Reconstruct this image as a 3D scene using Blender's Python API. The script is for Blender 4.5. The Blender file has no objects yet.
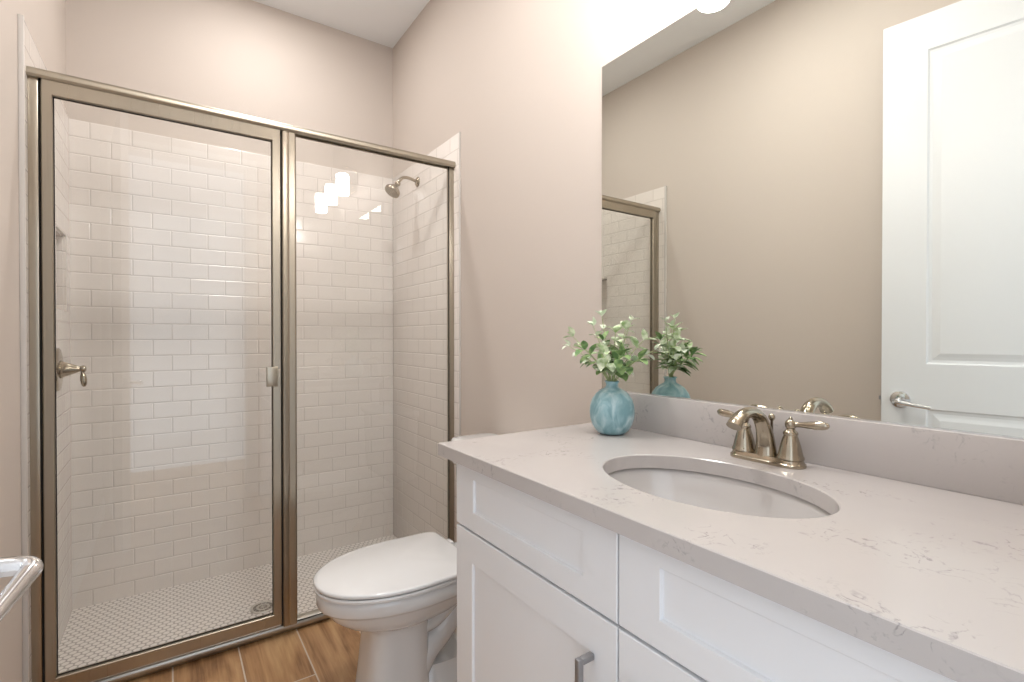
import bpy, bmesh, math, random
from mathutils import Vector, Matrix
random.seed(7)
sc = bpy.context.scene
COL = sc.collection
H = 1.18                                   # camera height above the floor

# ---------------------------------------------------------------- camera
cam = bpy.data.objects.new('camera', bpy.data.cameras.new('camera'))
COL.objects.link(cam)
cam.location = (0, 0, H)
_y, _p = math.radians(34.53), math.radians(-0.444)
cam.rotation_euler = (math.pi / 2 + _p, 0, -_y)
cam.data.sensor_width = 36.0
cam.data.lens = 498.94 / 1024 * 36
cam.data.clip_start = 0.01
sc.camera = cam
# ---------------------------------------------------------------- exposure, world
sc.view_settings.view_transform = 'Standard'
sc.view_settings.look = 'None'
sc.view_settings.gamma = 1
sc.view_settings.use_curve_mapping = False
sc.view_settings.exposure = 0.62
world = bpy.data.worlds.new('world')
sc.world = world
world.use_nodes = True
world.node_tree.nodes['Background'].inputs[0].default_value = (0.84, 0.92, 1.0, 1)
world.node_tree.nodes['Background'].inputs[1].default_value = 1.2
LAMP = 26.0          # emission of the vanity shades
CAN = 5.0           # watts of the recessed light in the shower
FILL = 10.0          # watts of the added fill light in front of the vanity

def area_lamp(name, loc, size, watts, color):
    l = bpy.data.lights.new(name, 'AREA'); l.shape = 'DISK'; l.size = size
    l.energy = watts; l.color = color
    o = bpy.data.objects.new(name, l); o.location = loc
    COL.objects.link(o); return o

# ---------------------------------------------------------------- room numbers
WR = 1.1243          # painted right wall
WM = 1.1193          # mirror surface
WL = -0.3648         # painted left wall
YB = 2.9085          # back wall
YT = 2.062           # front edge of the shower tile
YS = 2.118           # shower frame
TT = 0.0105          # tile thickness
TR = 0.006           # the same on the right, thinner above the plaster
ZC = 2.928           # ceiling
ZT = 2.136           # top of the tile
ZK = 0.917           # countertop

# ---------------------------------------------------------------- materials
def new_mat(name):
    m = bpy.data.materials.new(name); m.use_nodes = True
    nt = m.node_tree; return m, nt, nt.nodes['Principled BSDF']

def plain(name, col, rough=.5, metal=0, spec=.5, coat=0, bump=None):
    m, nt, b = new_mat(name)
    b.inputs['Base Color'].default_value = (*col, 1)
    b.inputs['Roughness'].default_value = rough
    b.inputs['Metallic'].default_value = metal
    b.inputs['Specular IOR Level'].default_value = spec
    b.inputs['Coat Weight'].default_value = coat
    b.inputs['Coat Roughness'].default_value = .05
    if bump:
        n = nt.nodes.new('ShaderNodeTexNoise'); n.inputs['Scale'].default_value = bump[0]; n.inputs['Detail'].default_value = 3
        g = nt.nodes.new('ShaderNodeNewGeometry')
        nt.links.new(g.outputs['Position'], n.inputs['Vector'])
        bp = nt.nodes.new('ShaderNodeBump'); bp.inputs['Strength'].default_value = bump[1]; bp.inputs['Distance'].default_value = bump[2]
        nt.links.new(n.outputs['Fac'], bp.inputs['Height']); nt.links.new(bp.outputs['Normal'], b.inputs['Normal'])
    return m

PAINT = plain('greige_wall_paint', (.60, .532, .478), .75, bump=(180, .12, .002))
CEIL = plain('ceiling_paint', (.86, .87, .88), .85, bump=(150, .15, .002))
TRIM = plain('white_trim_paint', (.80, .80, .80), .4)
DOORP = plain('white_door_paint', (.78, .79, .81), .38)
CAB = plain('white_cabinet_paint', (.83, .845, .87), .4)
DARK = plain('dark_gap', (.03, .025, .02), .8)
PORC = plain('white_porcelain', (.74, .745, .75), .12, coat=.6)
SINKM = plain('sink_porcelain', (.62, .595, .58), .1, coat=.5)
CHROME = plain('polished_chrome', (.82, .83, .85), .12, 1)
STEEL = plain('brushed_steel', (.38, .38, .39), .35, 1)
GLAZE = plain('glazed_tile_edge', (.56, .53, .50), .35)
RUBBER = plain('clear_silicone', (.72, .69, .65), .6)

def brushed(name, col, rough, axis='Z', strength=.25):
    m, nt, b = new_mat(name)
    g = nt.nodes.new('ShaderNodeNewGeometry'); mp = nt.nodes.new('ShaderNodeMapping')
    s = {'Z': (900, 900, 3), 'X': (3, 900, 900)}[axis]
    mp.inputs['Scale'].default_value = s
    n = nt.nodes.new('ShaderNodeTexNoise'); n.inputs['Scale'].default_value = 1; n.inputs['Detail'].default_value = 2
    nt.links.new(g.outputs['Position'], mp.inputs['Vector']); nt.links.new(mp.outputs['Vector'], n.inputs['Vector'])
    r = nt.nodes.new('ShaderNodeMapRange'); r.inputs['To Min'].default_value = rough * .75; r.inputs['To Max'].default_value = rough * 1.3
    nt.links.new(n.outputs['Fac'], r.inputs['Value']); nt.links.new(r.outputs['Result'], b.inputs['Roughness'])
    b.inputs['Base Color'].default_value = (*col, 1); b.inputs['Metallic'].default_value = 1
    b.inputs['Anisotropic'].default_value = .4
    return m
NICKEL = brushed('brushed_nickel_frame', (.43, .385, .315), .3)
NICKELF = brushed('satin_nickel_fittings', (.40, .35, .275), .15)

def glass_mat():
    m = bpy.data.materials.new('clear_glass'); m.use_nodes = True
    nt = m.node_tree; nt.nodes.clear()
    out = nt.nodes.new('ShaderNodeOutputMaterial'); mx = nt.nodes.new('ShaderNodeMixShader')
    tr = nt.nodes.new('ShaderNodeBsdfTransparent'); tr.inputs[0].default_value = (.985, .99, .985, 1)
    gl = nt.nodes.new('ShaderNodeBsdfGlossy'); gl.inputs['Roughness'].default_value = 0
    fr = nt.nodes.new('ShaderNodeFresnel'); fr.inputs['IOR'].default_value = 1.75
    ge = nt.nodes.new('ShaderNodeNewGeometry')
    inv = nt.nodes.new('ShaderNodeMath'); inv.operation = 'SUBTRACT'; inv.inputs[0].default_value = 1
    mu = nt.nodes.new('ShaderNodeMath'); mu.operation = 'MULTIPLY'
    nt.links.new(ge.outputs['Backfacing'], inv.inputs[1])
    nt.links.new(fr.outputs[0], mu.inputs[0]); nt.links.new(inv.outputs[0], mu.inputs[1])
    nt.links.new(mu.outputs[0], mx.inputs[0]); nt.links.new(tr.outputs[0], mx.inputs[1]); nt.links.new(gl.outputs[0], mx.inputs[2])
    nt.links.new(mx.outputs[0], out.inputs[0])
    return m
GLASS = glass_mat()

MIRROR, _nt, _b = new_mat('mirror_silver')
_b.inputs['Base Color'].default_value = (.765, .785, .745, 1); _b.inputs['Metallic'].default_value = 1; _b.inputs['Roughness'].default_value = 0.0
MEDGE = plain('mirror_edge', (.25, .27, .26), .3)

def emis(name, col, s):
    m = bpy.data.materials.new(name); m.use_nodes = True
    nt = m.node_tree; nt.nodes.clear()
    out = nt.nodes.new('ShaderNodeOutputMaterial'); e = nt.nodes.new('ShaderNodeEmission')
    e.inputs[0].default_value = (*col, 1); e.inputs[1].default_value = s
    nt.links.new(e.outputs[0], out.inputs[0]); return m
SHADE = emis('lit_frosted_glass', (1.0, .975, .95), LAMP)
LENS = emis('lit_downlight_lens', (1.0, .965, .93), 6)

def tile_mat(name, axis, u0, v0=ZT):
    """white 3x6 inch subway tile, running bond; axis = the wall's horizontal axis"""
    m, nt, b = new_mat(name)
    g = nt.nodes.new('ShaderNodeNewGeometry'); sp = nt.nodes.new('ShaderNodeSeparateXYZ'); cb = nt.nodes.new('ShaderNodeCombineXYZ')
    nt.links.new(g.outputs['Position'], sp.inputs[0])
    a = nt.nodes.new('ShaderNodeMath'); a.operation = 'SUBTRACT'; a.inputs[1].default_value = u0 - 149 * .149
    c = nt.nodes.new('ShaderNodeMath'); c.operation = 'SUBTRACT'; c.inputs[1].default_value = v0 - 100 * .0745
    nt.links.new(sp.outputs[axis], a.inputs[0]); nt.links.new(sp.outputs['Z'], c.inputs[0])
    nt.links.new(a.outputs[0], cb.inputs[0]); nt.links.new(c.outputs[0], cb.inputs[1])
    br = nt.nodes.new('ShaderNodeTexBrick')
    br.offset = .5; br.squash = 1; br.inputs['Scale'].default_value = 1
    br.inputs['Brick Width'].default_value = .149; br.inputs['Row Height'].default_value = .0745
    br.inputs['Mortar Size'].default_value = .0016; br.inputs['Mortar Smooth'].default_value = .3; br.inputs['Bias'].default_value = 0
    br.inputs['Color1'].default_value = (.80, .745, .70, 1); br.inputs['Color2'].default_value = (.775, .72, .675, 1)
    br.inputs['Mortar'].default_value = (.64, .585, .545, 1)
    nt.links.new(cb.outputs[0], br.inputs['Vector']); nt.links.new(br.outputs['Color'], b.inputs['Base Color'])
    # soft pillow of each tile plus the recessed joint
    br2 = nt.nodes.new('ShaderNodeTexBrick'); br2.offset = .5
    for k, v in (('Scale', 1), ('Brick Width', .149), ('Row Height', .0745), ('Mortar Size', .005), ('Mortar Smooth', 1.0)): br2.inputs[k].default_value = v
    nt.links.new(cb.outputs[0], br2.inputs['Vector'])
    iv = nt.nodes.new('ShaderNodeMath'); iv.operation = 'SUBTRACT'; iv.inputs[0].default_value = 1
    nt.links.new(br2.outputs['Fac'], iv.inputs[1])
    nz = nt.nodes.new('ShaderNodeTexNoise'); nz.inputs['Scale'].default_value = 9; nz.inputs['Detail'].default_value = 1
    nt.links.new(g.outputs['Position'], nz.inputs['Vector'])
    ad = nt.nodes.new('ShaderNodeMath'); ad.operation = 'MULTIPLY_ADD'; ad.inputs[1].default_value = .6
    nt.links.new(nz.outputs['Fac'], ad.inputs[0]); nt.links.new(iv.outputs[0], ad.inputs[2])
    bp = nt.nodes.new('ShaderNodeBump'); bp.inputs['Strength'].default_value = .55; bp.inputs['Distance'].default_value = .0022
    nt.links.new(ad.outputs[0], bp.inputs['Height']); nt.links.new(bp.outputs['Normal'], b.inputs['Normal'])
    b.inputs['Roughness'].default_value = .13
    return m
TILE_B = tile_mat('subway_tile_back', 'X', -.285)
TILE_L = tile_mat('subway_tile_left', 'Y', YB - TT - .149)
TILE_R = tile_mat('subway_tile_right', 'Y', YB - TT - .149)

def penny_mat():
    m, nt, b = new_mat('penny_round_mosaic')
    s = .0265
    g = nt.nodes.new('ShaderNodeNewGeometry')
    def vm(op, a=None, bv=None):
        n = nt.nodes.new('ShaderNodeVectorMath'); n.operation = op
        if a is not None: nt.links.new(a, n.inputs[0])
        if bv is not None: n.inputs[1].default_value = bv
        return n
    ds = []
    for off in ((0, 0, 0), (.5, .5, 0)):
        p = vm('MULTIPLY', g.outputs['Position'], (1 / s, 1 / (s * 1.732), 0))
        p2 = vm('ADD', p.outputs[0], (off[0] + 100, off[1] + 100, 0))
        f = vm('FRACTION', p2.outputs[0]); c = vm('SUBTRACT', f.outputs[0], (.5, .5, 0))
        c2 = vm('MULTIPLY', c.outputs[0], (1, 1.732, 0)); l = vm('LENGTH', c2.outputs[0]); ds.append(l.outputs['Value'])
    mn = nt.nodes.new('ShaderNodeMath'); mn.operation = 'MINIMUM'
    nt.links.new(ds[0], mn.inputs[0]); nt.links.new(ds[1], mn.inputs[1])
    r = nt.nodes.new('ShaderNodeMapRange'); r.inputs['From Min'].default_value = .39; r.inputs['From Max'].default_value = .46
    nt.links.new(mn.outputs[0], r.inputs['Value'])
    mx = nt.nodes.new('ShaderNodeMix'); mx.data_type = 'RGBA'
    mx.inputs['A'].default_value = (.82, .775, .735, 1); mx.inputs['B'].default_value = (.44, .40, .37, 1)
    nt.links.new(r.outputs['Result'], mx.inputs['Factor']); nt.links.new(mx.outputs['Result'], b.inputs['Base Color'])
    b.inputs['Roughness'].default_value = .35
    return m
PENNY = penny_mat()

def plank_mat():
    m, nt, b = new_mat('wood_look_plank_tile')
    g = nt.nodes.new('ShaderNodeNewGeometry'); sp = nt.nodes.new('ShaderNodeSeparateXYZ'); cb = nt.nodes.new('ShaderNodeCombineXYZ')
    nt.links.new(g.outputs['Position'], sp.inputs[0])
    a = nt.nodes.new('ShaderNodeMath'); a.operation = 'ADD'; a.inputs[1].default_value = 12.2 - 1.821
    c = nt.nodes.new('ShaderNodeMath'); c.operation = 'ADD'; c.inputs[1].default_value = 20 * .2065 - .0065
    nt.links.new(sp.outputs['Y'], a.inputs[0]); nt.links.new(sp.outputs['X'], c.inputs[0])
    nt.links.new(a.outputs[0], cb.inputs[0]); nt.links.new(c.outputs[0], cb.inputs[1])
    br = nt.nodes.new('ShaderNodeTexBrick'); br.offset = .37; br.offset_frequency = 2
    for k, v in (('Scale', 1), ('Brick Width', 1.22), ('Row Height', .2065), ('Mortar Size', .0026), ('Mortar Smooth', .1), ('Bias', 0)): br.inputs[k].default_value = v
    br.inputs['Color1'].default_value = (.0, .0, .0, 1); br.inputs['Color2'].default_value = (1, 1, 1, 1)
    nt.links.new(cb.outputs[0], br.inputs['Vector'])
    # grain
    ofs = nt.nodes.new('ShaderNodeVectorMath'); ofs.operation = 'MULTIPLY_ADD'
    ofs.inputs[1].default_value = (3, 7, 5)
    nt.links.new(br.outputs['Color'], ofs.inputs[0]); nt.links.new(g.outputs['Position'], ofs.inputs[2])
    mp = nt.nodes.new('ShaderNodeMapping'); mp.inputs['Scale'].default_value = (9, 1.6, 1)
    nt.links.new(ofs.outputs[0], mp.inputs['Vector'])
    n1 = nt.nodes.new('ShaderNodeTexNoise'); n1.inputs['Scale'].default_value = 1.1; n1.inputs['Detail'].default_value = 5; n1.inputs['Distortion'].default_value = 1.4
    nt.links.new(mp.outputs[0], n1.inputs['Vector'])
    mp2 = nt.nodes.new('ShaderNodeMapping'); mp2.inputs['Scale'].default_value = (110, 5, 1)
    nt.links.new(ofs.outputs[0], mp2.inputs['Vector'])
    n2 = nt.nodes.new('ShaderNodeTexNoise'); n2.inputs['Scale'].default_value = 1; n2.inputs['Detail'].default_value = 4; n2.inputs['Distortion'].default_value = .6
    nt.links.new(mp2.outputs[0], n2.inputs['Vector'])
    ad = nt.nodes.new('ShaderNodeMath'); ad.operation = 'MULTIPLY_ADD'; ad.inputs[1].default_value = .35
    nt.links.new(n2.outputs['Fac'], ad.inputs[0]); nt.links.new(n1.outputs['Fac'], ad.inputs[2])
    ra = nt.nodes.new('ShaderNodeValToRGB')
    e = ra.color_ramp.elements
    e[0].position = .42; e[0].color = (.15, .068, .027, 1)
    e[1].position = .92; e[1].color = (.58, .37, .19, 1)
    k = e.new(.66); k.color = (.40, .22, .10, 1)
    nt.links.new(ad.outputs[0], ra.inputs[0])
    mx = nt.nodes.new('ShaderNodeMix'); mx.data_type = 'RGBA'
    nt.links.new(br.outputs['Fac'], mx.inputs['Factor']); nt.links.new(ra.outputs[0], mx.inputs['A']); mx.inputs['B'].default_value = (.60, .52, .43, 1)
    nt.links.new(mx.outputs['Result'], b.inputs['Base Color'])
    b.inputs['Roughness'].default_value = .42
    bp = nt.nodes.new('ShaderNodeBump'); bp.inputs['Strength'].default_value = .3; bp.inputs['Distance'].default_value = .001
    nt.links.new(ad.outputs[0], bp.inputs['Height']); nt.links.new(bp.outputs['Normal'], b.inputs['Normal'])
    return m
PLANK = plank_mat()

def quartz_mat():
    m, nt, b = new_mat('veined_quartz')
    g = nt.nodes.new('ShaderNodeNewGeometry')
    def noise(scale, det, dist=0, off=(0, 0, 0)):
        mp = nt.nodes.new('ShaderNodeMapping'); mp.inputs['Location'].default_value = off
        n = nt.nodes.new('ShaderNodeTexNoise'); n.inputs['Scale'].default_value = scale; n.inputs['Detail'].default_value = det; n.inputs['Distortion'].default_value = dist
        nt.links.new(g.outputs['Position'], mp.inputs[0]); nt.links.new(mp.outputs[0], n.inputs['Vector']); return n.outputs['Fac']
    def rng(v, a, c, d0=0, d1=1):
        r = nt.nodes.new('ShaderNodeMapRange'); r.inputs['From Min'].default_value = a; r.inputs['From Max'].default_value = c
        r.inputs['To Min'].default_value = d0; r.inputs['To Max'].default_value = d1
        nt.links.new(v, r.inputs['Value']); return r.outputs['Result']
    def mth(op, x, y=None, yv=0):
        n = nt.nodes.new('ShaderNodeMath'); n.operation = op; nt.links.new(x, n.inputs[0])
        if y is not None: nt.links.new(y, n.inputs[1])
        else: n.inputs[1].default_value = yv
        return n.outputs[0]
    v = mth('ABSOLUTE', mth('SUBTRACT', noise(30, 8, .9), yv=.5))
    vein = rng(v, 0, .030, 1, 0)
    patch = rng(noise(8.5, 3, 0, (4, 2, 1)), .52, .64)
    fleck = rng(noise(85, 4, .5, (1, 5, 0)), .44, .6)
    v1 = mth('MULTIPLY', mth('MULTIPLY', vein, patch), fleck)
    cloud = rng(noise(3.5, 4, .6, (9, 1, 3)), .4, .75, 0, .28)
    v2 = mth('MULTIPLY', mth('ADD', mth('MULTIPLY', v1, yv=.75), mth('MULTIPLY', cloud, yv=.35)), yv=1)
    mx = nt.nodes.new('ShaderNodeMix'); mx.data_type = 'RGBA'
    mx.inputs['A'].default_value = (.525, .492, .477, 1); mx.inputs['B'].default_value = (.24, .225, .23, 1)
    nt.links.new(v2, mx.inputs['Factor']); nt.links.new(mx.outputs['Result'], b.inputs['Base Color'])
    b.inputs['Roughness'].default_value = .16; b.inputs['Specular IOR Level'].default_value = .4
    return m
QUARTZ = quartz_mat()

def vase_mat():
    m, nt, b = new_mat('frosted_blue_glass')
    g = nt.nodes.new('ShaderNodeNewGeometry'); mp = nt.nodes.new('ShaderNodeMapping'); mp.inputs['Scale'].default_value = (1, 1, .45)
    nt.links.new(g.outputs['Position'], mp.inputs[0])
    n = nt.nodes.new('ShaderNodeTexNoise'); n.inputs['Scale'].default_value = 38; n.inputs['Detail'].default_value = 5; n.inputs['Distortion'].default_value = .8
    nt.links.new(mp.outputs[0], n.inputs['Vector'])
    ra = nt.nodes.new('ShaderNodeValToRGB'); e = ra.color_ramp.elements
    e[0].position = .38; e[0].color = (.20, .37, .42, 1); e[1].position = .72; e[1].color = (.58, .71, .74, 1)
    k = e.new(.52); k.color = (.31, .50, .55, 1)
    nt.links.new(n.outputs['Fac'], ra.inputs[0]); nt.links.new(ra.outputs[0], b.inputs['Base Color'])
    b.inputs['Roughness'].default_value = .35; b.inputs['Subsurface Weight'].default_value = .15; b.inputs['Subsurface Radius'].default_value = (.02, .03, .03)
    bp = nt.nodes.new('ShaderNodeBump'); bp.inputs['Strength'].default_value = .3; bp.inputs['Distance'].default_value = .002
    nt.links.new(n.outputs['Fac'], bp.inputs['Height']); nt.links.new(bp.outputs['Normal'], b.inputs['Normal'])
    return m
VASE = vase_mat()

def leaf_mat(name, c1, c2):
    m, nt, b = new_mat(name)
    g = nt.nodes.new('ShaderNodeNewGeometry'); n = nt.nodes.new('ShaderNodeTexNoise'); n.inputs['Scale'].default_value = 55; n.inputs['Detail'].default_value = 3
    nt.links.new(g.outputs['Position'], n.inputs['Vector'])
    mx = nt.nodes.new('ShaderNodeMix'); mx.data_type = 'RGBA'
    r = nt.nodes.new('ShaderNodeMapRange'); r.inputs['From Min'].default_value = .38; r.inputs['From Max'].default_value = .62
    nt.links.new(n.outputs['Fac'], r.inputs['Value']); nt.links.new(r.outputs['Result'], mx.inputs['Factor'])
    mx.inputs['A'].default_value = (*c1, 1); mx.inputs['B'].default_value = (*c2, 1)
    nt.links.new(mx.outputs['Result'], b.inputs['Base Color']); b.inputs['Roughness'].default_value = .55
    return m
LEAVES = [leaf_mat('variegated_leaf', (.36, .50, .24), (.78, .82, .66)),
          leaf_mat('pale_sage_leaf', (.58, .70, .50), (.84, .87, .76)),
          leaf_mat('green_leaf', (.11, .22, .08), (.34, .48, .20))]
STEM = plain('plant_stem', (.42, .50, .25), .6)

# ---------------------------------------------------------------- mesh helpers
def finish(name, bm, mat, parent=None, smooth=None, loc=None):
    bmesh.ops.recalc_face_normals(bm, faces=bm.faces)
    me = bpy.data.meshes.new(name); bm.to_mesh(me); bm.free()
    if isinstance(mat, (list, tuple)):
        for q in mat: me.materials.append(q)
    else: me.materials.append(mat)
    if smooth is not None:
        for p in me.polygons: p.use_smooth = True
        try: me.set_sharp_from_angle(angle=math.radians(smooth))
        except Exception: pass
    o = bpy.data.objects.new(name, me); COL.objects.link(o)
    if parent:
        o.parent = parent
        p = Vector((0, 0, 0)); q = parent
        while q: p += Vector(q.location); q = q.parent
        o.location = -p
    return o

def box(bm, x0, x1, y0, y1, z0, z1, bev=0, seg=2):
    r = bmesh.ops.create_cube(bm, size=1)
    vs = r['verts']
    for v in vs:
        v.co = Vector(((x0 + x1) / 2 + v.co.x * (x1 - x0), (y0 + y1) / 2 + v.co.y * (y1 - y0), (z0 + z1) / 2 + v.co.z * (z1 - z0)))
    if bev:
        es = {e for v in vs for e in v.link_edges}
        bmesh.ops.bevel(bm, geom=list(es), offset=bev, segments=seg, profile=.5, affect='EDGES', clamp_overlap=True)
    return vs

def mbox(name, mat, parent, *a, bev=0, seg=2):
    bm = bmesh.new(); box(bm, *a, bev=bev, seg=seg)
    return finish(name, bm, mat, parent, 40 if bev else None)

def skin(bm, rings, close_u=True, cap0=True, cap1=True):
    """rings: list of lists of points -> quads"""
    R = [[bm.verts.new(p) for p in r] for r in rings]
    n = len(R[0])
    for a, b in zip(R[:-1], R[1:]):
        for i in range(n if close_u else n - 1):
            j = (i + 1) % n
            bm.faces.new((a[i], a[j], b[j], b[i]))
    if cap0: bm.faces.new(R[0][::-1])
    if cap1: bm.faces.new(R[-1])
    return R

def lathe(bm, prof, axis=(0, 0, 1), origin=(0, 0, 0), n=32, cap0=True, cap1=True):
    ax = Vector(axis).normalized(); q = Vector((0, 0, 1)).rotation_difference(ax); o = Vector(origin)
    rings = []
    for r, z in prof:
        rings.append([o + q @ Vector((r * math.cos(2 * math.pi * i / n), r * math.sin(2 * math.pi * i / n), z)) for i in range(n)])
    skin(bm, rings, True, cap0, cap1)

def tube(bm, pts, rad, n=16, flat=None, cap=True):
    """swept tube; rad number or list; flat = (wscale,hscale) list for an oval section"""
    P = [Vector(p) for p in pts]; m = len(P)
    if not isinstance(rad, (list, tuple)): rad = [rad] * m
    rings = []; prev = None
    for i in range(m):
        t = (P[min(i + 1, m - 1)] - P[max(i - 1, 0)]).normalized()
        if prev is None:
            up = Vector((0, 1, 0)) if abs(t.y) < .9 else Vector((0, 0, 1))
            s = up
        else: s = prev
        s = (s - t * s.dot(t)).normalized(); w = t.cross(s); prev = s
        fa, fb = flat[i] if flat else (1, 1)
        rings.append([P[i] + (s * math.cos(2 * math.pi * k / n) * fa + w * math.sin(2 * math.pi * k / n) * fb) * rad[i] for k in range(n)])
    skin(bm, rings, True, cap, cap)

def spline(pts, k=6):
    P = [Vector(p) for p in pts]; out = []
    for i in range(len(P) - 1):
        p0, p1, p2, p3 = P[max(i - 1, 0)], P[i], P[i + 1], P[min(i + 2, len(P) - 1)]
        for s in range(k):
            t = s / k
            out.append(.5 * ((2 * p1) + (p2 - p0) * t + (2 * p0 - 5 * p1 + 4 * p2 - p3) * t * t + (3 * p1 - p0 - 3 * p2 + p3) * t ** 3))
    out.append(P[-1]); return out

def lerp_list(vals, n):
    out = []
    for i in range(n):
        f = i / (n - 1) * (len(vals) - 1); a = min(int(f), len(vals) - 2); out.append(vals[a] + (vals[a + 1] - vals[a]) * (f - a))
    return out

def thing(name, label, cat, loc=(0, 0, 0), group=None):
    o = bpy.data.objects.new(name, None); COL.objects.link(o); o.location = loc
    o.empty_display_size = .05
    o['label'] = label; o['category'] = cat
    if group: o['group'] = group
    return o
def tag(o, label, cat, group=None):
    o['label'] = label; o['category'] = cat
    if group: o['group'] = group
    return o
def struct(o):
    o['kind'] = 'structure'; return o

# ================================================================ ROOM SHELL
FD = -0.0                       # inner face of the front (doorway) wall
DX0, DX1, DH = -.275, .50, 2.46  # doorway
# floor: bathroom planks, and the hall beyond the doorway
bm = bmesh.new(); box(bm, WL - .12, WR + .12, -1.2, 2.158, -.06, 0)
struct(finish('floor', bm, PLANK))
bm = bmesh.new(); box(bm, WL - .12, WR + .12, 2.159, YB + .1, -.08, -.02)
struct(finish('floor_shower', bm, PENNY))
bm = bmesh.new(); box(bm, WL - .12, WR + .12, -.12, YB + .1, ZC, ZC + .08)
struct(finish('ceiling', bm, CEIL))
bm = bmesh.new(); box(bm, WR, WR + .12, -.12, YB + .1, -.08, ZC)
struct(finish('wall_right', bm, PAINT))
bm = bmesh.new(); box(bm, WL, WR, YB, YB + .1, -.08, ZC)
struct(finish('wall_back', bm, PAINT))
# left wall with the pocket for the shower niche
NY0, NY1, NZ0, NZ1, ND = 2.566, 2.800, 1.286, 1.607, .088
bm = bmesh.new()
xa = WL - .12
box(bm, xa, WL, -.12, NY0, -.08, ZC); box(bm, xa, WL, NY1, YB + .1, -.08, ZC)
box(bm, xa, WL, NY0, NY1, -.08, NZ0); box(bm, xa, WL, NY0, NY1, NZ1, ZC)
box(bm, xa, WL - ND, NY0, NY1, NZ0, NZ1)
struct(finish('wall_left', bm, PAINT))
bm = bmesh.new()
box(bm, WL, DX0, FD - .12, FD, 0, ZC); box(bm, DX1, WR, FD - .12, FD, 0, ZC); box(bm, DX0, DX1, FD - .12, FD, DH, ZC)
struct(finish('wall_front', bm, PAINT))
# door lining and casing round the doorway
bm = bmesh.new()
box(bm, DX0, DX0 + .018, FD - .12, FD, 0, DH, .002); box(bm, DX1 - .018, DX1, FD - .12, FD, 0, DH, .002); box(bm, DX0 + .018, DX1 - .018, FD - .12, FD, DH - .018, DH, .002)
box(bm, DX1 - .006, DX1 + .055, FD, FD + .014, 0, DH + .055, .003)
box(bm, DX0 - .055, DX0 + .006, FD, FD + .014, 0, DH + .055, .003)
box(bm, DX0 + .006, DX1 - .006, FD, FD + .014, DH - .006, DH + .055, .003)
struct(finish('trim_1', bm, TRIM, smooth=40))
# baseboards
def baseboard(name, x0, x1, y0, y1, face):
    bm = bmesh.new(); box(bm, x0, x1, y0, y1, 0, .115, .002)
    if face > 0: box(bm, x0, x0 + .009, y0, y1, .1155, .13, .003)
    else: box(bm, x1 - .009, x1, y0, y1, .1155, .13, .003)
    struct(finish(name, bm, TRIM, smooth=40))
baseboard('baseboard_left', WL, WL + .014, .03, YT, 1)
baseboard('baseboard_right', WR - .014, WR, 1.10, YT, -1)

# tiled shower walls
bm = bmesh.new(); box(bm, WL + TT, WR - TR, YB - TT, YB, -.02, ZT)
struct(finish('wall_tile_back', bm, TILE_B))
bm = bmesh.new(); box(bm, WR - TR, WR, YT, YB - TT + .0, -.02, ZT, .003)
struct(finish('wall_tile_right', bm, TILE_R, smooth=40))
bm = bmesh.new()
xl, xr = WL, WL + TT
box(bm, xl, xr, YT, NY0, -.02, ZT); box(bm, xl, xr, NY1, YB - TT, -.02, ZT)
box(bm, xl, xr, NY0, NY1, -.02, NZ0); box(bm, xl, xr, NY0, NY1, NZ1, ZT)
# niche lining
q = .006
box(bm, xl - ND, xl - ND + q, NY0, NY1, NZ0, NZ1)
box(bm, xl - ND + q, xl, NY0, NY0 + q, NZ0, NZ1); box(bm, xl - ND + q, xl, NY1 - q, NY1, NZ0, NZ1)
box(bm, xl - ND + q, xl, NY0 + q, NY1 - q, NZ0, NZ0 + q); box(bm, xl - ND + q, xl, NY0 + q, NY1 - q, NZ1 - q, NZ1)
struct(finish('wall_tile_left', bm, TILE_L))
# edge strip that closes the tile beside the paint
bm = bmesh.new(); box(bm, WL, WL + TT + .003, YT - .011, YT, 0, ZT + .002, .002)
struct(finish('trim_2', bm, GLAZE, smooth=40))
bm = bmesh.new(); box(bm, WR - TR - .0015, WR, YT - .006, YT, 0, ZT + .001, .0015)
struct(finish('trim_3', bm, GLAZE, smooth=40))

# ---------------------------------------------------------------- the open door
door = struct(bpy.data.objects.new('door_1', None)); COL.objects.link(door)
TH = math.radians(7.4)
EX, EY = -.175, .828                     # room-side face at the free edge
dd = Vector((-math.sin(TH), -math.cos(TH), 0)); nn = Vector((math.cos(TH), -math.sin(TH), 0))
DW = .762; DTK = .035
def D(s, t, z): return Vector((EX, EY, 0)) + dd * s + nn * t + Vector((0, 0, z))
def dbox(bm, s0, s1, t0, t1, z0, z1, bev=0):
    vs = box(bm, s0, s1, t0, t1, z0, z1, bev)
def to_door(bm):
    for v in bm.verts: v.co = D(v.co.x, v.co.y, v.co.z)
# slab with moulded two-panel face
bm = bmesh.new()
Z0, Z1 = .012, 2.437
dbox(bm, 0, DW, -DTK, -.008, Z0, Z1, .001)
st = .142
def ringframe(bm, s0, s1, z0, z1, prof):
    """stack of rectangle loops: prof = [(inset, t)]"""
    loops = [[(s0 + i, t, z0 + i), (s1 - i, t, z0 + i), (s1 - i, t, z1 - i), (s0 + i, t, z1 - i)] for i, t in prof]
    skin(bm, loops, True, False, True)
panels = [(st, DW - st, 1.075, Z1 - .14), (st, DW - st, .24, .90)]
for s0, s1, z0, z1 in panels:
    ringframe(bm, s0, s1, z0, z1, [(0, 0), (.006, -.006), (.016, -.0075), (.028, -.005), (.042, -.001), (.045, -.001)])
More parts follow.
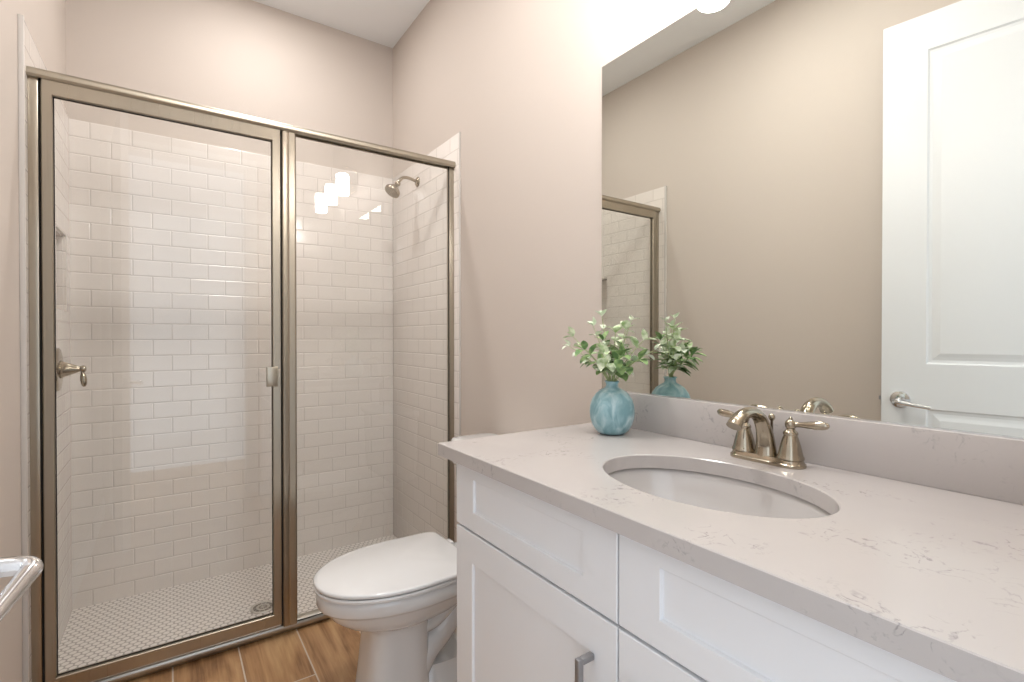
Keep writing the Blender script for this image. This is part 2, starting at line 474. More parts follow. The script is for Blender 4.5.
# the face around the panels
dbox(bm, 0, st, -.009, 0, Z0, Z1); dbox(bm, DW - st, DW, -.009, 0, Z0, Z1)
for a, b_ in ((Z0, .24), (.90, 1.075), (Z1 - .14, Z1)): dbox(bm, st, DW - st, -.009, 0, a, b_)
to_door(bm); finish('door_panel', bm, DOORP, door)
bm = bmesh.new()
LZ = .930
lathe(bm, [(.0, 0), (.0325, 0), (.0335, .003), (.032, .008), (.022, .012), (.015, .0135)], nn, D(.062, 0, LZ), 36)
rose = finish('rose', bm, CHROME, door, 50)
bm = bmesh.new()
pts = spline([D(.062, .010, LZ), D(.062, .041, LZ - .002), D(.0625, .053, LZ - .004), D(.070, .0585, LZ - .006), D(.085, .0575, LZ - .009), D(.165, .054, LZ - .020)], 6)
fl = [(1, 1)] * 11 + [(1 + .0 * i, 1) for i in range(len(pts) - 11)]
tube(bm, pts, lerp_list([.0105, .0105, .0105, .0100, .0092, .0078], len(pts)), 18, flat=[(1, 1)] * 13 + [(1 - .35 * (i / (len(pts) - 14)) if 0 else 1, 1) for i in range(len(pts) - 13)])
finish('door_lever', bm, CHROME, door, 50)
bm = bmesh.new(); box(bm, -.003, 0, -.03, -.006, LZ - .03, LZ + .03); box(bm, -.012, -.002, -.024, -.012, LZ - .008, LZ + .008, .002); to_door(bm)
finish('latch_plate', bm, STEEL, door)
for z in (.25, 1.22, 2.2):
    bm = bmesh.new(); lathe(bm, [(.006, -.045), (.006, .045)], (0, 0, 1), D(DW + .004, .004, z), 12); finish('hinge', bm, STEEL, door, 40)

# ================================================================ SHOWER ENCLOSURE
XJL, XJR = WL + TT, WR - TR
sh = thing('shower_enclosure', 'framed glass shower enclosure with brushed nickel rails closing off the tiled shower', 'shower enclosure', (.4, YS + .01, 0))
# header: rounded top-front rail
def extrude_x(bm, prof, x0, x1):
    skin(bm, [[(x0, y, z) for y, z in prof], [(x1, y, z) for y, z in prof]], True, True, True)
ZH = 2.012; YQ = YS + .020
bm = bmesh.new()
extrude_x(bm, [(YS - .020, ZH - .031), (YS - .025, ZH - .024), (YS - .025, ZH - .013), (YS - .019, ZH - .004), (YS - .010, ZH), (YS + .022, ZH), (YS + .026, ZH - .004), (YS + .026, ZH - .031),
               (YS + .018, ZH - .031), (YS + .018, ZH - .022), (YS - .012, ZH - .022), (YS - .012, ZH - .031)], XJL, XJR)
finish('header_rail', bm, brushed('brushed_nickel_rail', (.42, .375, .305), .38, 'X'), sh, 35)
bm = bmesh.new()
extrude_x(bm, [(YQ + .012, 0), (YQ + .006, .004), (YQ - .002, .010), (YQ - .008, .020), (YQ - .009, .030), (YQ - .004, .040), (YQ + .004, .0445), (YQ + .014, .047), (YQ + .030, .047), (YQ + .036, .041), (YQ + .037, -.0195), (YQ + .0195, -.0195), (YQ + .0195, 0)], XJL, XJR)
finish('sill', bm, brushed('satin_aluminium_sill', (.48, .46, .42), .33, 'X'), sh, 35)
def member(name, x0, x1, y0, y1, z0, z1, parent, mat=NICKEL, bev=.002):
    return mbox(name, mat, parent, x0, x1, y0, y1, z0, z1, bev=bev)
zb, zt_ = .047, ZH - .022
member('wall_jamb', XJL, -.330, YS - .012, YS + .022, zb, zt_, sh)
member('wall_jamb', XJR - .024, XJR, YS - .008, YS + .022, zb, zt_, sh)
# fluted centre post
bm = bmesh.new()
fp = [(.3655, -.006), (.3655, -.014), (.3685, -.017), (.381, -.017), (.386, -.0145), (.390, -.017), (.410, -.017), (.4145, -.014), (.4145, .022), (.3655, .022)]
skin(bm, [[(x, YS + y, zb) for x, y in fp], [(x, YS + y, zt_) for x, y in fp]], True, True, True)
finish('centre_post', bm, NICKEL, sh, 30)
mbox('fixed_glass', GLASS, sh, .4146, XJR - .0245, YS + .001, YS + .007, zb + .001, zt_ - .001)
bm = bmesh.new()
box(bm, .4147, .4175, YS - .003, YS + .0005, zb, zt_); box(bm, XJR - .0275, XJR - .0241, YS - .003, YS + .0005, zb, zt_)
box(bm, .4176, XJR - .0276, YS - .003, YS + .0005, zb, zb + .004); box(bm, .4176, XJR - .0276, YS - .003, YS + .0005, zt_ - .005, zt_)
finish('glazing_gasket', bm, DARK, sh)
# hinged door
sd = bpy.data.objects.new('shower_door', None); COL.objects.link(sd); sd.parent = sh
Y0, Y1 = YS - .016, YS + .012
dx0, dx1, dz0, dz1 = -.3235, .3595, .060, 1.985
gx0, gx1, gz0, gz1 = -.2965, .3300, .105, 1.936
def mitre(bm, outer, inner):
    pass
bm = bmesh.new()
O = [(dx0, dz0), (dx1, dz0), (dx1, dz1), (dx0, dz1)]; I = [(gx0, gz0), (gx1, gz0), (gx1, gz1), (gx0, gz1)]
def lp(L, d, y): # inset/outset loop helper
    cx, cz = (L[0][0] + L[2][0]) / 2, (L[0][1] + L[2][1]) / 2
    return [(x + (d if x < cx else -d), y, z + (d if z < cz else -d)) for x, z in L]
skin(bm, [lp(O, 0, Y1), lp(O, 0, Y0 + .003), lp(O, .0025, Y0), lp(I, -.0015, Y0), lp(I, 0, Y0 + .002), lp(I, 0, Y0 + .008), lp(I, 0, Y1), lp(O, 0, Y1)], True, False, False)
bmesh.ops.remove_doubles(bm, verts=bm.verts, dist=1e-5)
o = finish('stile_and_rail_frame', bm, NICKEL, sd); o.parent = sd
bm = bmesh.new()
for a in (lp(I, -.0005, 0),):
    skin(bm, [lp(I, 0, YS + .0005), lp(I, .0025, YS - .001), lp(I, .0025, YS + .0015)], True, False, False)
finish('door_gasket', bm, DARK, sd)
mbox('door_glass', GLASS, sd, gx0 + .001, gx1 - .001, YS + .002, YS + .008, gz0 + .001, gz1 - .001)
bm = bmesh.new(); box(bm, .308, .3465, Y0 - .006, Y0 - .0005, .990, 1.066, .0015)
box(bm, .308, .3115, Y0 - .0065, Y0 + .012, .990, 1.066, .0012)
finish('door_pull', bm, NICKEL, sd, 40)
mbox('shadow_gap_seal', DARK, sh, -.3298, -.3238, YS - .002, YS + .010, zb, zt_)
mbox('shadow_gap_seal', DARK, sh, .3600, .3650, YS - .002, YS + .010, zb, zt_)

# ---------------------------------------------------------------- shower fittings
shh = thing('showerhead', 'satin nickel shower head on a bent arm high on the right tiled wall', 'shower head', (WR - TT, 2.528, 2.023))
xw = WR - TR
bm = bmesh.new(); lathe(bm, [(.0, -.001), (.027, 0), (.027, .003), (.022, .008), (.013, .012), (.0105, .013)], (-1, 0, 0), (xw, 2.528, 2.023), 32)
finish('wall_flange', bm, NICKELF, shh, 50)
pa = spline([(xw - .004, 2.528, 2.023), (xw - .05, 2.528, 2.034), (xw - .085, 2.528, 2.030), (xw - .105, 2.528, 2.010), (xw - .113, 2.528, 1.995)], 6)
bm = bmesh.new(); tube(bm, pa, .0085, 16); finish('shower_arm', bm, NICKELF, shh, 50)
ha = Vector((-.55, -.10, -.80)).normalized(); ho = Vector((xw - .110, 2.528, 2.000))
bm = bmesh.new()
lathe(bm, [(.0, 0), (.012, 0), (.0155, .006), (.0155, .012), (.012, .017), (.013, .022), (.020, .032), (.031, .046), (.040, .055), (.042, .060), (.042, .070), (.040, .0735), (.036, .0745), (.0, .0735)], ha, ho, 36)
finish('spray_head', bm, NICKELF, shh, 40)
bm = bmesh.new()
qd = Vector((0, 0, 1)).rotation_difference(ha)
for ring, cnt in ((.010, 6), (.020, 12), (.030, 18)):
    for i in range(cnt):
        a = 2 * math.pi * i / cnt
        c = ho + qd @ Vector((ring * math.cos(a), ring * math.sin(a), .0745))
        lathe(bm, [(.0018, -.001), (.0016, .0015)], ha, c, 8)
finish('spray_nozzles', bm, plain('grey_rubber', (.25, .24, .23), .6), shh, 40)

sv = thing('shower_valve', 'satin nickel shower valve with cone hub and drooping lever on left tiled wall', 'shower valve', (WL + TT, 2.575, 1.055))
vx = WL + TT; vo = (vx, 2.575, 1.055)
bm = bmesh.new(); lathe(bm, [(.0, -.001), (.083, 0), (.084, .003), (.080, .007), (.066, .010), (.050, .011), (.0, .011)], (1, 0, 0), vo, 48)
finish('escutcheon', bm, NICKELF, sv, 40)
bm = bmesh.new(); lathe(bm, [(.0, .010), (.034, .010), (.035, .014), (.031, .019), (.029, .021), (.024, .036), (.016, .054), (.0105, .066), (.0105, .068), (.013, .070), (.0135, .078), (.012, .083), (.006, .086), (0, .0865)], (1, 0, 0), vo, 32)
finish('cone_hub', bm, NICKELF, sv, 40)
bm = bmesh.new(); vb = Vector(vo) + Vector((.074, 0, 0))
lv = spline([vb + Vector((0, 0, -.008)), vb + Vector((.002, 0, -.025)), vb + Vector((.004, 0, -.048)), vb + Vector((.005, 0, -.070))], 5)
tube(bm, lv, lerp_list([.0055, .0065, .0095, .011, .0095, .004], len(lv)), 16); finish('lever', bm, NICKELF, sv, 50)

dr = thing('shower_drain', 'round nickel shower drain set in the small round mosaic floor', 'drain', (.340, 2.446, -.02))
bm = bmesh.new()
dc = (.340, 2.446, -.0195)
lathe(bm, [(.040, 0), (.053, 0), (.054, .0015), (.052, .003), (.043, .003), (.040, .001)], (0, 0, 1), dc, 40, False, False)
lathe(bm, [(.018, .001), (.019, .0025), (.027, .0025), (.028, .001)], (0, 0, 1), dc, 40, False, False)
lathe(bm, [(.0, .003), (.006, .003), (.008, .001)], (0, 0, 1), dc, 24, False, False)
for i in range(12):
    a = i * math.pi / 6; c, s = math.cos(a), math.sin(a)
    R = [(.007, -.0012), (.041, -.0012), (.041, .0012), (.007, .0012)]
    vs = [bm.verts.new((dc[0] + x * c - y * s, dc[1] + x * s + y * c, dc[2] + .002)) for x, y in R]; bm.faces.new(vs)
finish('grate', bm, plain('satin_drain_metal', (.66, .64, .60), .4, .7), dr, 40)
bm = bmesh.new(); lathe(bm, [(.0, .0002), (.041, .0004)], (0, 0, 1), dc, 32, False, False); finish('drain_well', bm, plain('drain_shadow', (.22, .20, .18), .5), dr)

# recessed downlight over the shower
rl = thing('recessed_ceiling_light', 'round recessed downlight in the ceiling above the shower', 'ceiling light', (.38, 2.39, ZC))
bm = bmesh.new(); lathe(bm, [(.062, -.0005), (.088, -.0005), (.090, -.003), (.085, -.007), (.066, -.006), (.062, -.003)], (0, 0, 1), (.38, 2.39, ZC), 40, False, False); finish('trim_ring', bm, TRIM, rl, 40)
bm = bmesh.new(); lathe(bm, [(0, -.002), (.0625, -.002), (.0625, -.0035), (0, -.0035)], (0, 0, 1), (.38, 2.39, ZC), 40, False, False); finish('lens', bm, LENS, rl)
la = area_lamp('downlight_lamp', (.38, 2.39, ZC - .012), .10, CAN, (1, .975, .95))
la.parent = rl; la.location = (0, 0, -.012)

r2 = thing('ceiling_fill_light', 'added round flat fill light on the ceiling in front of the vanity', 'ceiling light', (.40, 1.15, ZC))  # added out-of-view fitting, fill for the counter, floor and middle of the room
bm = bmesh.new(); lathe(bm, [(.150, -.0005), (.172, -.0005), (.175, -.004), (.172, -.018), (.160, -.022), (.150, -.018)], (0, 0, 1), (.40, 1.15, ZC), 56, False, False); finish('trim_ring', bm, TRIM, r2, 40)
bm = bmesh.new(); lathe(bm, [(0, -.008), (.1495, -.008), (.1495, -.012), (0, -.014)], (0, 0, 1), (.40, 1.15, ZC), 56, False, False); finish('fill_diffuser', bm, LENS, r2)
la = area_lamp('fill_lamp', (0, 0, -.024), .29, FILL, (1, .975, .95)); la.parent = r2

# ================================================================ VANITY
CF = .5510                                  # counter front edge
XD = .580                                   # door faces
van = thing('vanity_cabinet', 'white shaker vanity cabinet under the quartz countertop', 'vanity cabinet', (.85, .55, 0))
bm = bmesh.new()
ya, yb = .012, 1.084
box(bm, XD + .021, WR - .001, yb - .016, yb, 0, ZK - .0305); box(bm, XD + .021, WR - .001, ya, ya + .016, 0, ZK - .0305)
box(bm, XD + .021, WR - .001, ya + .016, yb - .016, .10, .116)
box(bm, WR - .010, WR - .001, ya + .016, yb - .016, .116, ZK - .0305)
box(bm, XD + .021, XD + .040, ya + .016, yb - .016, ZK - .06, ZK - .0305); box(bm, XD + .021, XD + .040, ya + .016, yb - .016, .70, .735)
box(bm, XD + .021, XD + .040, .530, .570, .116, ZK - .06)
box(bm, XD + .085, XD + .100, ya + .016, yb - .016, 0, .0995)
finish('carcass', bm, CAB, van)
def shaker(name, y0, y1, z0, z1, sy, sz_t, sz_b, parent):
    bm = bmesh.new(); x0, x1 = XD, XD + .0195
    def L(i, x, j=None):
        return [(x, y0 + i, z0 + i), (x, y1 - i, z0 + i), (x, y1 - i, z1 - i), (x, y0 + i, z1 - i)]
    def K(d, x): return [(x, y0 + sy + d, z0 + sz_b + d), (x, y1 - sy - d, z0 + sz_b + d), (x, y1 - sy - d, z1 - sz_t - d), (x, y0 + sy + d, z1 - sz_t - d)]
    skin(bm, [L(0, x1), L(0, x0 + .0015), L(.0015, x0), K(-.001, x0), K(0, x0 + .001), K(.0012, x0 + .0062)], True, True, True)
    return finish(name, bm, CAB, parent, 25)
def pull(parent, y, z0, z1):
    bm = bmesh.new(); xb = XD - .030
    s = .0055
    box(bm, xb - s, xb + s, y - s, y + s, z0, z1, .002)
    box(bm, xb + s - .001, XD - .0002, y - s, y + s, z1 - 2 * s, z1, .002); box(bm, xb + s - .001, XD - .0002, y - s, y + s, z0, z0 + 2 * s, .002)
    return finish('pull_handle', bm, STEEL, parent, 40)
G = .0016
shaker('false_drawer_front', .5515, 1.083, .7275, ZK - .0325, .080, .037, .045, van)
shaker('false_drawer_front', .013, .5480, .7275, ZK - .0325, .080, .037, .045, van)
dl = shaker('cabinet_door', .5515, 1.083, .105, .7215, .075, .070, .070, van); pull(dl, .606, .505, .655)
dr_ = shaker('cabinet_door', .013, .5480, .105, .7215, .075, .070, .070, van); pull(dr_, .492, .505, .655)

# countertop with oval cut-out
SX, SY, SA, SB = .815, .555, .150, .2150
ct = thing('countertop', 'pale veined quartz countertop with short backsplash on the white vanity', 'countertop', (.85, .55, ZK - .03))
bm = bmesh.new(); N = 96
X0, X1, YA, YE = CF, WR - .0005, .002, 1.126
def rect_pt(a):
    c, s = math.cos(a), math.sin(a)
    tx = ((X1 - SX) / c if c > 0 else (X0 - SX) / c) if abs(c) > 1e-9 else 1e9
    ty = ((YE - SY) / s if s > 0 else (YA - SY) / s) if abs(s) > 1e-9 else 1e9
    t = min(tx, ty); return SX + c * t, SY + s * t
angs = sorted(set([2 * math.pi * i / N for i in range(N)] + [math.atan2(y - SY, x - SX) % (2 * math.pi) for x in (X0, X1) for y in (YA, YE)]))
out = [rect_pt(a) for a in angs]; inn = [(SX + SA * math.cos(a), SY + SB * math.sin(a)) for a in angs]
def ins(p, d):
    x, y = p
    return (min(max(x, X0 + d), X1 - d), min(max(y, YA + d), YE - d))
def inn_(d): return [(SX + (SA + d) * math.cos(a), SY + (SB + d) * math.sin(a)) for a in angs]
zt, zu = ZK, ZK - .030
R = skin(bm, [[(x, y, zu) for x, y in out], [(x, y, zt - .0015) for x, y in out], [(*ins(p, .0015), zt) for p in out], [(x, y, zt) for x, y in inn_(.002)], [(x, y, zt - .002) for x, y in inn], [(x, y, zu) for x, y in inn], [(x, y, zu) for x, y in out]], True, False, False)
bmesh.ops.remove_doubles(bm, verts=bm.verts, dist=1e-5)
finish('counter_slab', bm, QUARTZ, ct, 30)
mbox('backsplash', QUARTZ, ct, WM - .020, WR - .0005, YA, YE, ZK + .0002, 1.0176, bev=.0012)

# undermount sink
sk = thing('bathroom_sink', 'oval white undermount sink below the cut-out in the countertop', 'sink', (SX, SY, ZK - .18))
bm = bmesh.new()
prof = [(1.10, -.0005), (1.055, -.0008), (1.015, -.004), (.985, -.016), (.955, -.040), (.90, -.070), (.80, -.098), (.66, -.118), (.48, -.130), (.28, -.136), (.10, -.138)]
rings = [[(SX + .005 * (1 - r) * 3 + SA * 1.03 * r * math.cos(2 * math.pi * i / 72), SY + SB * 1.03 * r * math.sin(2 * math.pi * i / 72), zu + z) for i in range(72)] for r, z in prof]
outer = [[(SX + (SA * 1.03 * r + .008) * math.cos(2 * math.pi * i / 72), SY + (SB * 1.03 * r + .008) * math.sin(2 * math.pi * i / 72), zu + z - .009) for i in range(72)] for r, z in reversed(prof)]
skin(bm, rings + outer + [rings[0]], True, False, False)
bmesh.ops.remove_doubles(bm, verts=bm.verts, dist=1e-6)
finish('basin', bm, SINKM, sk, 60)
bm = bmesh.new(); lathe(bm, [(0, .001), (.012, .0012), (.016, .0045), (.021, .0045), (.0225, .001)], (0, 0, 1), (SX + .013, SY, zu - .1365), 32, False, False)
finish('drain_stopper', bm, NICKELF, sk, 40)

# ---------------------------------------------------------------- faucet
FX, FY = 1.044, .5645
fa = thing('faucet', 'two-handle satin nickel arc faucet standing behind the oval sink', 'faucet', (FX, FY, ZK))
bm = bmesh.new()
def pill(a, b, z, n=48):
    out = []
    for i in range(n):
        t = 2 * math.pi * i / n
        c, s = math.cos(t), math.sin(t)
        out.append((FX + a * (abs(c) ** .9) * (1 if c > 0 else -1), FY + (b * s if abs(s) < 2 else 0) , ZK + z))
    return out
def stad(r, hl, z, n=40):
    out = []
    for i in range(n):
        t = 2 * math.pi * i / n; c, s = math.cos(t), math.sin(t)
        out.append((FX + r * c, FY + r * s + (hl if s >= 0 else -hl), ZK + z))
    return out
skin(bm, [stad(.0285, .0495, .0002), stad(.0290, .0495, .002), stad(.0285, .0495, .006), stad(.0255, .0495, .0085), stad(.0240, .0495, .0125), stad(.0215, .0495, .016)], True, True, True)
finish('base_plate', bm, NICKELF, fa, 35)
for sgn in (1, -1):
    cy = FY + sgn * .0495
    bm = bmesh.new()
    lathe(bm, [(.0255, .0155), (.0255, .019), (.0235, .022), (.0225, .026), (.0205, .036), (.0175, .048), (.0145, .058), (.0128, .063), (.0140, .065), (.0142, .068), (.0120, .071), (.0085, .074), (.0080, .077)], (0, 0, 1), (FX, cy, ZK), 32)
    hb = finish('handle_base', bm, NICKELF, fa, 40)
    bm = bmesh.new()
    lathe(bm, [(.0, -.0115), (.006, -.010), (.0095, -.006), (.0110, 0), (.0095, .006), (.006, .0095), (.0035, .011), (.0038, .0135), (.0, .016)], (0, 0, 1), (FX, cy, ZK + .085), 24)
    dirv = Vector((.10, sgn * 1.0, .08)).normalized()
    p0 = Vector((FX, cy, ZK + .085))
    L = [p0 + dirv * t for t in (.006, .014, .022, .032, .045, .058, .066, .070)]
    tube(bm, L, [.0058, .0052, .0056, .0070, .0084, .0084, .0066, .0032], 18, flat=[(1, .85)] * 8)
    finish('lever_handle', bm, NICKELF, hb, 50)
bm = bmesh.new()
sp_ = spline([(FX - .004, FY, ZK + .012), (FX - .003, FY, ZK + .035), (FX - .010, FY, ZK + .066), (FX - .028, FY, ZK + .094), (FX - .056, FY, ZK + .108), (FX - .086, FY, ZK + .1075), (FX - .110, FY, ZK + .097), (FX - .122, FY, ZK + .086)], 7)
tube(bm, sp_, lerp_list([.0240, .0200, .0168, .0146, .0136, .0135, .0144, .0156], len(sp_)), 28, flat=[(1, .82)] * len(sp_))
finish('spout', bm, NICKELF, fa, 50)
bm = bmesh.new(); lathe(bm, [(.003, .01), (.003, .084), (.0050, .086), (.0068, .090), (.0068, .094), (.0045, .098), (.0, .100)], (0, 0, 1), (FX + .0205, FY, ZK), 20)
finish('lift_rod', bm, NICKELF, fa, 50)

# ---------------------------------------------------------------- mirror
mr = thing('wall_mirror', 'large frameless plate mirror on the wall above the backsplash', 'mirror', (WM, .56, 1.02))
bm = bmesh.new(); box(bm, WM, WR, .004, 1.130, 1.0195, ZK + 1.107)
for f in bm.faces:
    f.material_index = 0 if f.normal.x < -.9 else 1
mo = finish('mirror_glass', bm, [MIRROR, MEDGE], mr)
mbox('bottom_channel', CHROME, mr, WM - .004, WR, .004, 1.130, 1.0178, 1.0194)

# ---------------------------------------------------------------- vanity light
LX = WM - .16; LY = (.85, .57, .29); LZc = 2.195
vl = thing('vanity_light', 'three-light bathroom bar with lit frosted cylinder shades above the mirror', 'wall light', (WR, .57, LZc + .09))
bm = bmesh.new(); box(bm, WR - .022, WR - .0005, .57 - .065, .57 + .065, LZc + .03, LZc + .15, .004); finish('backplate', bm, NICKELF, vl, 40)
bm = bmesh.new(); box(bm, WR - .060, WR - .042, .22, .92, LZc + .082, LZc + .098, .004); box(bm, WR - .043, WR - .0225, .55, .59, LZc + .08, LZc + .10, .002); finish('cross_bar', bm, NICKELF, vl, 40)
for y in LY:
    bm = bmesh.new()
    tube(bm, spline([(WR - .052, y, LZc + .090), (WR - .10, y, LZc + .118), (LX + .02, y, LZc + .128), (LX, y, LZc + .115), (LX, y, LZc + .096)], 5), .006, 12)
    lathe(bm, [(.0, .103), (.024, .101), (.026, .096), (.026, .0685), (.0, .0685)], (0, 0, 1), (LX, y, LZc), 24)
    ar = finish('lamp_arm', bm, NICKELF, vl, 45)
    bm = bmesh.new()
    lathe(bm, [(.0, .068), (.039, .068), (.043, .064), (.043, -.064), (.0415, -.066), (.039, -.064), (.039, .056), (.0, .058)], (0, 0, 1), (LX, y, LZc), 40, False, False)
    finish('glass_shade', bm, SHADE, vl, 50)

# ================================================================ TOILET
TY = 1.558
to = thing('toilet', 'white two-piece elongated toilet between the vanity and the shower', 'toilet', (.75, TY, 0))
def egg(xf, xb, hw, z, n=72, backw=.9, eb=5.0, xm=None):
    """plan outline: rounded nose at xf, squarer back at xb"""
    xm = xf + (xb - xf) * .58 if xm is None else xm
    out = []
    for i in range(n):
        t = 2 * math.pi * i / n; c, s = math.cos(t), math.sin(t)
        if c < 0:
            x = xm + (xm - xf) * -(abs(c) ** (2 / 2.1)); w = hw * (abs(s) ** (2 / 2.1))
        else:
            x = xm + (xb - xm) * (abs(c) ** (2 / eb)); w = hw * (abs(s) ** (2 / eb))
            w *= 1 - (1 - backw) * ((x - xm) / (xb - xm))
        out.append((x, TY + (w if s >= 0 else -w), z))
    return out
def sq(xf, xb, hw, z, e=3.5, n=56):
    cx, a = (xf + xb) / 2, (xb - xf) / 2; out = []
    for i in range(n):
        t = 2 * math.pi * i / n; c, s = math.cos(t), math.sin(t)
        out.append((cx + a * (abs(c) ** (2 / e)) * (1 if c >= 0 else -1), TY + hw * (abs(s) ** (2 / e)) * (1 if s >= 0 else -1), z))
    return out
bm = bmesh.new()
B = [(.372, .86, .172, .4105), (.366, .86, .178, .406), (.364, .86, .180, .395), (.364, .86, .180, .370), (.368, .86, .1765, .3635), (.379, .855, .167, .360), (.385, .85, .162, .350), (.400, .83, .154, .328), (.430, .79, .136, .302), (.475, .74, .115, .284), (.51, .70, .095, .274)]
skin(bm, [egg(a, b, w, z) for a, b, w, z in B][::-1], True, True, True)
finish('bowl', bm, PORC, to, 60)
bm = bmesh.new()
P_ = [(.484, .705, .108, .0), (.485, .705, .107, .012), (.490, .704, .102, .06), (.500, .703, .098, .14), (.508, .702, .096, .22), (.508, .702, .098, .265), (.500, .702, .104, .285), (.49, .702, .112, .298)]
skin(bm, [sq(a, b, w, z, 3.6) for a, b, w, z in P_], True, True, True)
finish('pedestal', bm, PORC, to, 60)
bm = bmesh.new()
tp = spline([(.66, TY, .10), (.70, TY, .15), (.755, TY, .185), (.80, TY, .235), (.85, TY, .285), (.905, TY, .300), (.94, TY, .25), (.93, TY, .165), (.90, TY, .07)], 7)
tube(bm, tp, lerp_list([.080, .074, .066, .062, .062, .066, .072, .080, .085], len(tp)), 28, flat=[(1.12, .8)] * len(tp))
tube(bm, spline([(.66, TY, .235), (.72, TY, .245), (.78, TY, .285), (.84, TY, .345)], 6), [.075] * 19, 28, flat=[(1.1, .5)] * 19)
tp2 = spline([(.69, TY, .335), (.76, TY, .315), (.83, TY, .335), (.89, TY, .37)], 6)
tube(bm, tp2, lerp_list([.10, .085, .085, .09], len(tp2)), 28, flat=[(1, .5)] * len(tp2))
finish('trapway', bm, PORC, to, 60)
bm = bmesh.new()
skin(bm, [sq(.66, 1.0, .112, 0, 4), sq(.66, 1.0, .112, .022, 4), sq(.665, .995, .106, .034, 4), sq(.67, .985, .085, .055, 4), sq(.68, .97, .07, .10, 4)], True, True, True)
finish('foot', bm, PORC, to, 50)
for s in (1, -1):
    bm = bmesh.new(); lathe(bm, [(.0135, 0), (.014, .008), (.011, .018), (.005, .023), (0, .024)], (0, 0, 1), (.80, TY + s * .094, .034), 20); finish('bolt_cap', bm, PORC, to, 50)
bm = bmesh.new(); box(bm, .80, .98, TY - .115, TY + .115, .355, .408, .012, 3); box(bm, .88, 1.08, TY - .10, TY + .10, .36, .412, .012, 3)
finish('tank_deck', bm, PORC, to, 40)
bm = bmesh.new()
S_ = [(.362, .835, .183, .4125), (.357, .836, .187, .4145), (.356, .836, .188, .421), (.359, .835, .185, .4255)]
skin(bm, [egg(a, b, w, z, xm=.63, backw=.93) for a, b, w, z in S_], True, True, True); finish('seat', bm, PORC, to, 40)
bm = bmesh.new()
S_ = [(.362, .832, .183, .4285), (.357, .834, .188, .4305), (.356, .835, .189, .436), (.3575, .834, .1875, .4395)]
LR = [egg(a, b, w, z, xm=.63, backw=.97, eb=11) for a, b, w, z in S_]
for k in (.985, .95, .88, .75, .55, .3, .1):
    LR.append([(.61 + (x - .61) * k, TY + (y - TY) * k, .4412 + .0125 * (1 - k ** 2.2)) for x, y, z in LR[3]])
skin(bm, LR, True, True, True); finish('lid', bm, PORC, to, 40)
bm = bmesh.new()
bm.free()
for s in (1, -1): mbox('seat_hinge', PORC, to, .825, .855, TY + s * .075 - .02, TY + s * .075 + .02, .408, .436, bev=.006)
# tank
bm = bmesh.new()
def tk(x0, x1, hw, z, e=7): return sq(x0, x1, hw, z, e)
skin(bm, [tk(.955, 1.100, .175, .412), tk(.935, 1.104, .192, .430), tk(.928, 1.106, .200, .50), tk(.922, 1.108, .208, .735), tk(.922, 1.108, .208, .7505)], True, True, True)
finish('tank', bm, PORC, to, 50)
bm = bmesh.new()
skin(bm, [tk(.914, 1.112, .214, .7512), tk(.908, 1.114, .220, .757), tk(.908, 1.114, .220, .775), tk(.914, 1.110, .214, .782), tk(.93, 1.10, .20, .784)], True, True, True)
finish('tank_lid', bm, PORC, to, 50)
bm = bmesh.new(); lathe(bm, [(0, 0), (.014, 0), (.014, .005), (.006, .008), (.006, .018)], (-1, 0, 0), (.924, TY + .15, .70), 20)
tube(bm, [(.905, TY + .155, .70), (.903, TY + .12, .697), (.903, TY + .085, .692)], [.006, .006, .005], 12); finish('flush_lever', bm, CHROME, to, 40)

# ================================================================ VASE AND GREENERY
VX, VY = .996, .966
vs_ = thing('bud_vase', 'round frosted blue glass vase standing on the counter beside the mirror', 'vase', (VX, VY, ZK))
bm = bmesh.new()
VP = [(.0, .0003), (.026, .0003), (.034, .002), (.044, .010), (.0535, .026), (.0590, .044), (.0605, .060), (.0590, .077), (.0535, .095), (.0430, .110), (.0300, .120), (.0195, .1255), (.0165, .130), (.0160, .135), (.0180, .140), (.0205, .1425), (.0195, .144), (.0165, .141), (.0130, .134), (.0130, .128), (.026, .115), (.045, .098), (.055, .06), (.045, .02), (0, .006)]
lathe(bm, VP, (0, 0, 1), (VX, VY, ZK), 48, False, False)
bmesh.ops.remove_doubles(bm, verts=bm.verts, dist=1e-6)
finish('vase_body', bm, VASE, vs_, 60)

gr = thing('leafy_sprigs', 'bunch of variegated green artificial sprigs standing in the blue vase', 'plant', (VX, VY, ZK + .02))
def leaf(bm, base, d, up, ln, w, droop=.25, mi=0):
    d = d.normalized(); side = d.cross(up)
    if side.length < 1e-3: side = Vector((1, 0, 0))
    side.normalize(); up = side.cross(d).normalized()
    prof = [(0, .04), (.12, .42), (.3, .86), (.5, 1.0), (.7, .84), (.87, .48), (1.0, .03)]
    L, C, Rr = [], [], []
    for t, k in prof:
        c = base + d * ln * t - up * (droop * ln * t * t)
        h = k * w / 2
        L.append(bm.verts.new(c + side * h + up * h * .35)); C.append(bm.verts.new(c)); Rr.append(bm.verts.new(c - side * h + up * h * .35))
    for i in range(len(prof) - 1):
        for a, b in ((L, C), (C, Rr)):
            f = bm.faces.new((a[i], a[i + 1], b[i + 1], b[i])); f.material_index = mi
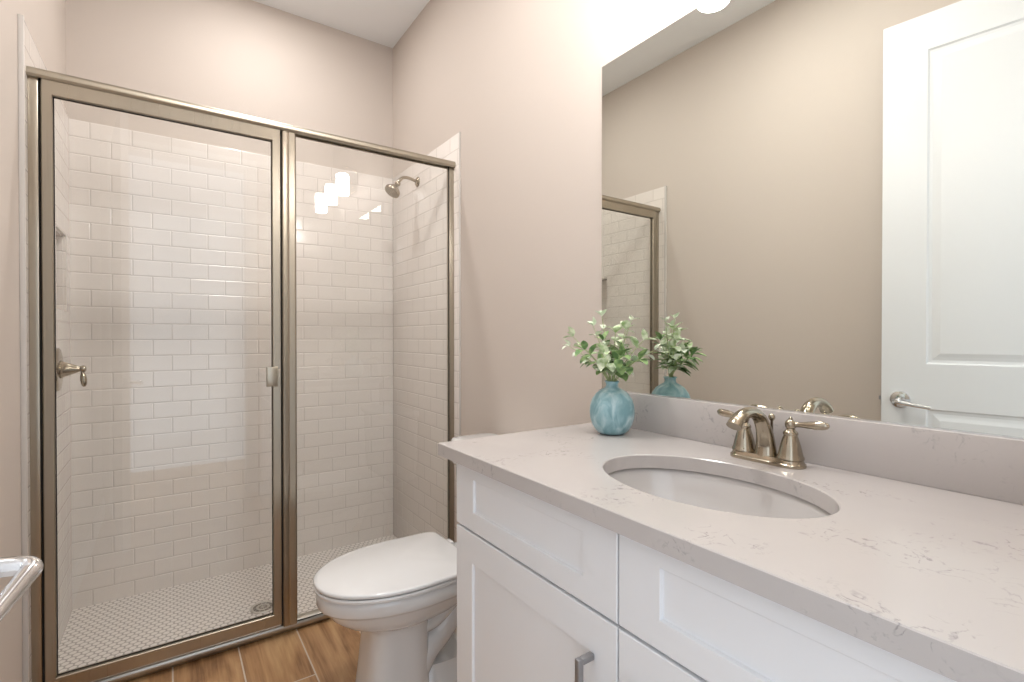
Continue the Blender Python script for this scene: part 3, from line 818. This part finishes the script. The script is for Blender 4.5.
# (sideways away from the mirror axis (image left-right), towards camera, height, leaf size, kind)
right = Vector((.824, -.567, 0)); fwd = Vector((.567, .824, 0))
SPR = [(-.030, -.01, .175, 1, .030), (-.052, .00, .150, 1, .034), (.055, .01, .165, 1, .028), (-.118, -.01, .095, 1, .030), (-.105, .01, .120, 0, .034),
       (-.080, -.04, .085, 2, .046), (.005, -.02, .130, 0, .046), (.035, -.01, .140, 0, .040), (.080, -.02, .110, 0, .040), (.105, -.04, .085, 1, .036),
       (.060, -.06, .060, 2, .048), (.010, -.06, .070, 2, .050), (-.035, -.05, .075, 0, .046), (-.060, .02, .050, 2, .044), (.025, .02, .090, 0, .044), (-.020, .03, .110, 2, .040)]
for si, (sx, sf, hh, kind, lsz) in enumerate(SPR):
    top = Vector((VX, VY, ZK + .144)) + right * sx + fwd * sf + Vector((0, 0, hh))
    top.x = min(top.x, WM - .02)
    neck = Vector((VX, VY, ZK + .140)) + right * sx * .08 + fwd * sf * .08
    foot = Vector((VX, VY, ZK + .025)) - right * sx * .2
    mid = neck.lerp(top, .5) + Vector((0, 0, .012))
    path = spline([foot, neck, mid, top], 6)
    bm = bmesh.new(); tube(bm, path, lerp_list([.0016, .0015, .0012, .0007], len(path)), 6)
    stem = finish('stem', bm, STEM, gr, 60)
    bm = bmesh.new()
    pp = path[9:]
    for i, p in enumerate(pp):
        f = (i + 1) / len(pp)
        t = (path[min(9 + i + 1, len(path) - 1)] - path[9 + i - 1]).normalized()
        if i % 3 and i != len(pp) - 1: continue
        a0 = i * 2.0 + si
        for k in range(2 if i < len(pp) - 1 else 3):
            a = a0 + k * math.pi + random.uniform(-.4, .4) if i < len(pp) - 1 else a0 + k * 2.1
            s1 = t.cross(Vector((0, 0, 1)) if abs(t.z) < .95 else Vector((1, 0, 0))).normalized(); s2 = t.cross(s1)
            out_ = s1 * math.cos(a) + s2 * math.sin(a)
            spread = .95 if i < len(pp) - 1 else .55
            dv = t * (1 - spread * .55) + out_ * spread
            ln = lsz * random.uniform(.8, 1.15) * (1.05 - .25 * f)
            w = ln * {0: .70, 1: .62, 2: .60}[kind]
            tip = p + dv.normalized() * ln
            if tip.x > WM - .006: dv.x = -abs(dv.x)
            leaf(bm, p, dv, Vector((0, 0, 1)) if abs(dv.normalized().z) < .9 else Vector((1, 0, 0)), ln, w, random.uniform(.1, .45), 0)
    finish('leaves', bm, LEAVES[kind], stem, 180)
